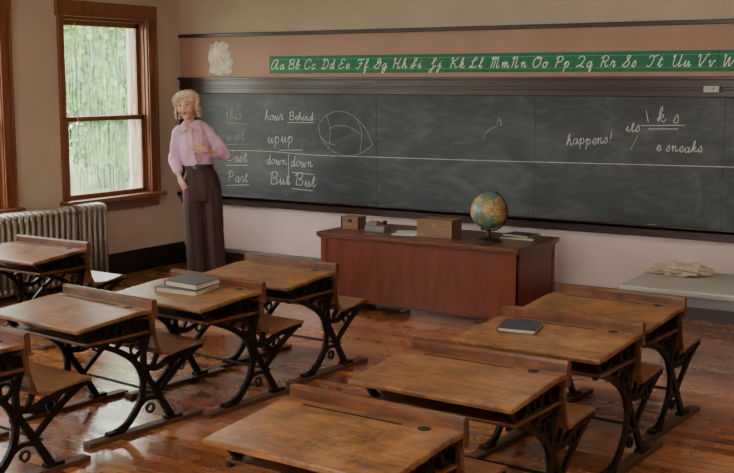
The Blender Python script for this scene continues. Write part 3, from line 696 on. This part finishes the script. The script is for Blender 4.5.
def hand(mb,w_,d,nrm,thumbside,curl,L=0.170):
    d=d.normalized(); nrm=(nrm-d*nrm.dot(d)).normalized(); s_=d.cross(nrm).normalized()*thumbside
    pl=L*0.50
    mb.tube([w_-d*0.015,w_+d*0.02,w_+d*pl*0.6,w_+d*pl],[(0.017,0.020),(0.014,0.026),(0.012,0.034),(0.009,0.033)],12,up=tuple(s_))
    for i,(off,ln_,cv) in enumerate(((0.028,0.068,0.8),(0.010,0.078,1.0),(-0.009,0.072,1.15),(-0.027,0.056,1.3))):
        p=w_+d*(pl-0.012)+s_*off; ang=0; pts=[p]; dr=d+s_*off*5; dr.normalize()
        for q,seg_ in enumerate((0.45,0.32,0.23)):
            ang+=curl*cv*(0.5 if q==0 else 0.8)
            v=dr*math.cos(ang)+nrm*math.sin(ang); p=p+v*(ln_*seg_+(0.012 if q==0 else 0)); pts.append(p)
        mb.tube(pts,[0.0080,0.0076,0.0070,0.0056],8,sub=2); mb.ball(pts[-1],0.006,seg=8,rings=6)
    p=w_+d*0.018+s_*0.020; pts=[p,p+d*0.025+s_*0.022+nrm*0.006,p+d*0.052+s_*0.028+nrm*0.016,p+d*0.070+s_*0.024+nrm*0.024]
    mb.tube(pts,[0.011,0.0095,0.0085,0.006],8,sub=2); mb.ball(pts[-1],0.0062,seg=8,rings=6)
hand(mb,RW,Vector((0.30,-0.25,-0.85)),Vector((0.75,0.6,0.1)),-1,0.50)
hand(mb,LW,Vector((-0.85,-0.12,0.38)),Vector((-0.2,0.9,-0.2)),1,0.50)
mb.obj('body',M_skin,wm,remesh=0.0045,smooth_it=2)
mb=MB()
for sx in (-1,1): mb.ball(hp(sx*0.029,-0.076,0.006),(0.0125,0.008,0.0055),seg=14,rings=8,M=Hrot)
hscale(mb); mb.obj('eye_whites',M_eyew,wm,smooth=True)
mb=MB()
for sx in (-1,1):
    mb.ball(hp(sx*0.029,-0.0825,0.006),(0.0052,0.003,0.0054),seg=10,rings=6)
    mb.tube([hp(sx*0.014,-0.081,0.010),hp(sx*0.029,-0.0845,0.0130),hp(sx*0.044,-0.075,0.009)],[0.0020]*3,6,up=(0,0,1))
hscale(mb); mb.obj('irises_and_lashes',M_iris,wm,smooth=True)
mb=MB()
for sx in (-1,1): mb.tube([hp(sx*0.013,-0.084,0.028),hp(sx*0.031,-0.084,0.034),hp(sx*0.047,-0.070,0.029)],[0.0024,0.0024,0.0016],6,up=(0,0,1))
hscale(mb); mb.obj('eyebrows',M_brow,wm,smooth=True)
mb=MB(); mb.ball(hp(0,-0.0850,-0.050),(0.018,0.008,0.0042),M=Hrot); mb.ball(hp(0,-0.0835,-0.057),(0.014,0.008,0.0050),M=Hrot); hscale(mb); mb.obj('lips',M_lip,wm,smooth=True)
# hair: soft waved bob
mb=MB()
mb.ball(hp(0,0.024,0.022),(0.085,0.089,0.104),seg=24,rings=16,M=Hrot)
rnd=random.Random(3)
for i in range(190):
    a=rnd.uniform(-0.12,1.12)*math.pi
    top=hp(0.012+rnd.uniform(-.03,.03),-0.02+rnd.uniform(-.03,.06),0.114+rnd.uniform(0,.010))
    rx=0.089; ry=0.098
    m1=hp(math.cos(a)*rx*0.84,0.01+math.sin(a)*ry*0.82,0.084+rnd.uniform(-.012,.012))
    pts=[top,m1]; zend=rnd.uniform(-0.110,-0.04); ph=0.9*math.sin(a*2)+rnd.uniform(-.5,.5); am=rnd.uniform(.05,.11)
    for q in range(1,6):
        z=0.07+(zend-0.07)*q/5; fl=1.02+am*math.sin(q*1.6+ph)+0.07*q/5*rnd.random()
        aa=a+0.10*math.sin(q*1.7+ph*2)
        pts.append(hp(math.cos(aa)*rx*fl,0.01+math.sin(aa)*ry*fl,z))
    mb.tube(pts,[0.004,0.009,0.010,0.009,0.009,0.008,0.003],6,sub=2)
for i in range(26):
    x=-0.072+0.144*i/25; k_=rnd.uniform(-.010,.010); pts=[hp(0.030,-0.01,0.116),hp(x*0.7+0.012,-0.070,0.104+k_*.4),hp(x*1.05+k_,-0.088+abs(x)*0.35,0.076+k_),hp(x*1.25-0.004,-0.078+abs(x)*0.55,0.056-abs(x)*0.7+k_)]
    mb.tube(pts,[0.005,0.009,0.008,0.003],6,sub=3)
hscale(mb); mb.obj('hair',M_hair,wm,remesh=0.0042,smooth_it=2)
# shirt
mb=MB()
def wv(t,a): return 1+0.045*math.sin(4*a+7*t)+0.025*math.sin(7*a-9*t)+0.02*math.sin(12*a+3*t)
mb.tube([(-0.124,0.01,1.482),(-0.114,0.012,1.462),(-0.103,0.01,1.425),(-0.096,0.005,1.33),(-0.088,-0.002,1.24),(-0.072,-0.002,1.17),(-0.060,0,1.13),(-0.055,0,1.08)],
        [(0.054,0.050),(0.095,0.060),(0.137,0.080),(0.140,0.106),(0.138,0.112),(0.138,0.114),(0.126,0.103),(0.108,0.088)],30,wave=wv)
def sleeve(a,b6,c6,cuff):
    def ws(t,an): return 1+0.06*math.sin(20*t+2*an)+0.05*math.sin(3*an+5*t)
    mb.tube([a+(Vector((-0.10,0,1.41))-a)*0.3,a,(a+b6)/2,b6],[0.046,0.053,0.055,0.052],16,sub=5,wave=ws)
    e2=b6+(c6-b6)*cuff
    mb.tube([b6+(a-b6)*0.08,b6,(b6+e2)/2,e2-(c6-b6)*0.05,e2],[0.044,0.051,0.050,0.038,0.034],16,sub=5,wave=ws)
sleeve(RS,RE,RW,0.85); sleeve(LS,LE,LW,0.72)
mb.obj('shirt',M_shirt,wm,remesh=0.0060,smooth_it=3,disp=(0.014,0.09))
mb=MB()
for sx in (-1,1):
    nb=Vector((-0.127,0.045,1.508)); sd=Vector((-0.127+sx*0.056,-0.005,1.496)); fr=Vector((-0.125+sx*0.020,-0.078,1.430)); tip=Vector((-0.125+sx*0.068,-0.092,1.398)); so=Vector((-0.125+sx*0.085,-0.01,1.458)); bo=Vector((-0.125,0.075,1.472))
    mb.add([nb,sd,fr,tip,so,bo],[(0,1,4,5),(1,2,3,4)])
o=mb.obj('collar',M_shirt,wm); md=o.modifiers.new('s','SOLIDIFY'); md.thickness=0.007; md.offset=0
mb=MB(); mb.tube([(-0.112,-0.088,1.405),(-0.105,-0.112,1.33),(-0.095,-0.122,1.24),(-0.078,-0.122,1.17),(-0.066,-0.108,1.135)],[(0.012,0.003)]*5,8,up=(0,1,0)); mb.obj('placket',M_shirt,wm,smooth=True)
mb=MB(); mb.add([(-0.147,-0.0755,1.460),(-0.103,-0.0755,1.460),(-0.119,-0.103,1.375)],[(0,1,2)])
o=mb.obj('open_neckline',M_skin,wm); md=o.modifiers.new('s','SOLIDIFY'); md.thickness=0.01; md.offset=0
# trousers: high waist, pleated, wide legs
mb=MB()
def wt(t,a): return 1+0.03*math.sin(10*a)*min(1,t*2.2)
mb.tube([(-0.058,0,1.130),(-0.055,0,1.08),(-0.045,0,1.00),(-0.035,0.0,0.90),(-0.03,0,0.80)],[(0.114,0.093),(0.122,0.100),(0.152,0.120),(0.166,0.128),(0.162,0.118)],40,wave=wt)
def wl(ph):
    return lambda t,a: 1+0.06*math.sin(5*a+ph)*(0.3+t)+0.035*math.sin(10*a+ph*2)
mb.tube([(-0.108,0,0.90),(-0.108,-0.005,0.72),(-0.100,-0.012,0.50),(-0.090,0.0,0.25),(-0.085,0.01,0.035)],[(0.092,0.115),(0.094,0.108),(0.086,0.098),(0.085,0.098),(0.090,0.106)],30,wave=wl(0))
mb.tube([(0.046,0,0.90),(0.056,-0.02,0.72),(0.066,-0.035,0.50),(0.078,-0.02,0.25),(0.086,-0.01,0.035)],[(0.092,0.115),(0.092,0.108),(0.084,0.098),(0.083,0.098),(0.088,0.106)],30,wave=wl(2))
mb.obj('trousers',M_trs,wm,remesh=0.007,smooth_it=2,disp=(0.010,0.09))
mb=MB(); mb.tube([(-0.0585,0,1.098),(-0.0575,0,1.128)],[(0.129,0.108)]*2,28,sub=1,closed=False); mb.obj('belt',M_belt,wm,smooth=True)
mb=MB()
for (x,y,dx) in ((-0.09,0.0,-0.15),(0.10,-0.02,0.12)):
    mb.tube([(x-dx*0.2,y+0.07,0.045),(x,y,0.045),(x+dx*0.25,y-0.09,0.030),(x+dx*0.4,y-0.16,0.020)],[(0.030,0.040),(0.036,0.042),(0.042,0.028),(0.022,0.018)],14,up=(0,0,1))
    mb.box(x-dx*0.2-0.025,x-dx*0.2+0.025,y+0.03,y+0.09,0.0,0.03)
    mb.box(x+dx*0.3-0.03,x+dx*0.3+0.03,y-0.15,y-0.03,0.0,0.012)
mb.obj('shoes',M_shoe,wm,smooth=False,remesh=0.006,smooth_it=3)

# ------------------------------------------------------------------ light / world
wd=bpy.data.worlds.new('sky'); S.world=wd; wd.use_nodes=True
bg=wd.node_tree.nodes['Background']; bg.inputs[0].default_value=(1.0,0.97,0.92,1); bg.inputs[1].default_value=11.0
L=bpy.data.lights.new('sun','SUN'); L.energy=8.0; L.angle=0.2; L.color=(1,0.96,0.86)
lo=bpy.data.objects.new('sun',L); lo.rotation_euler=(math.radians(15),math.radians(48),0); COL.objects.link(lo)

cam=bpy.data.cameras.new('camera'); cam.sensor_width=36; cam.lens=36*1133/734; cam.clip_end=200
co=bpy.data.objects.new('camera',cam); co.location=(7.824,-8.693,1.85); co.rotation_euler=(math.radians(90-7.84),0,math.radians(32.77)); COL.objects.link(co)
S.camera=co
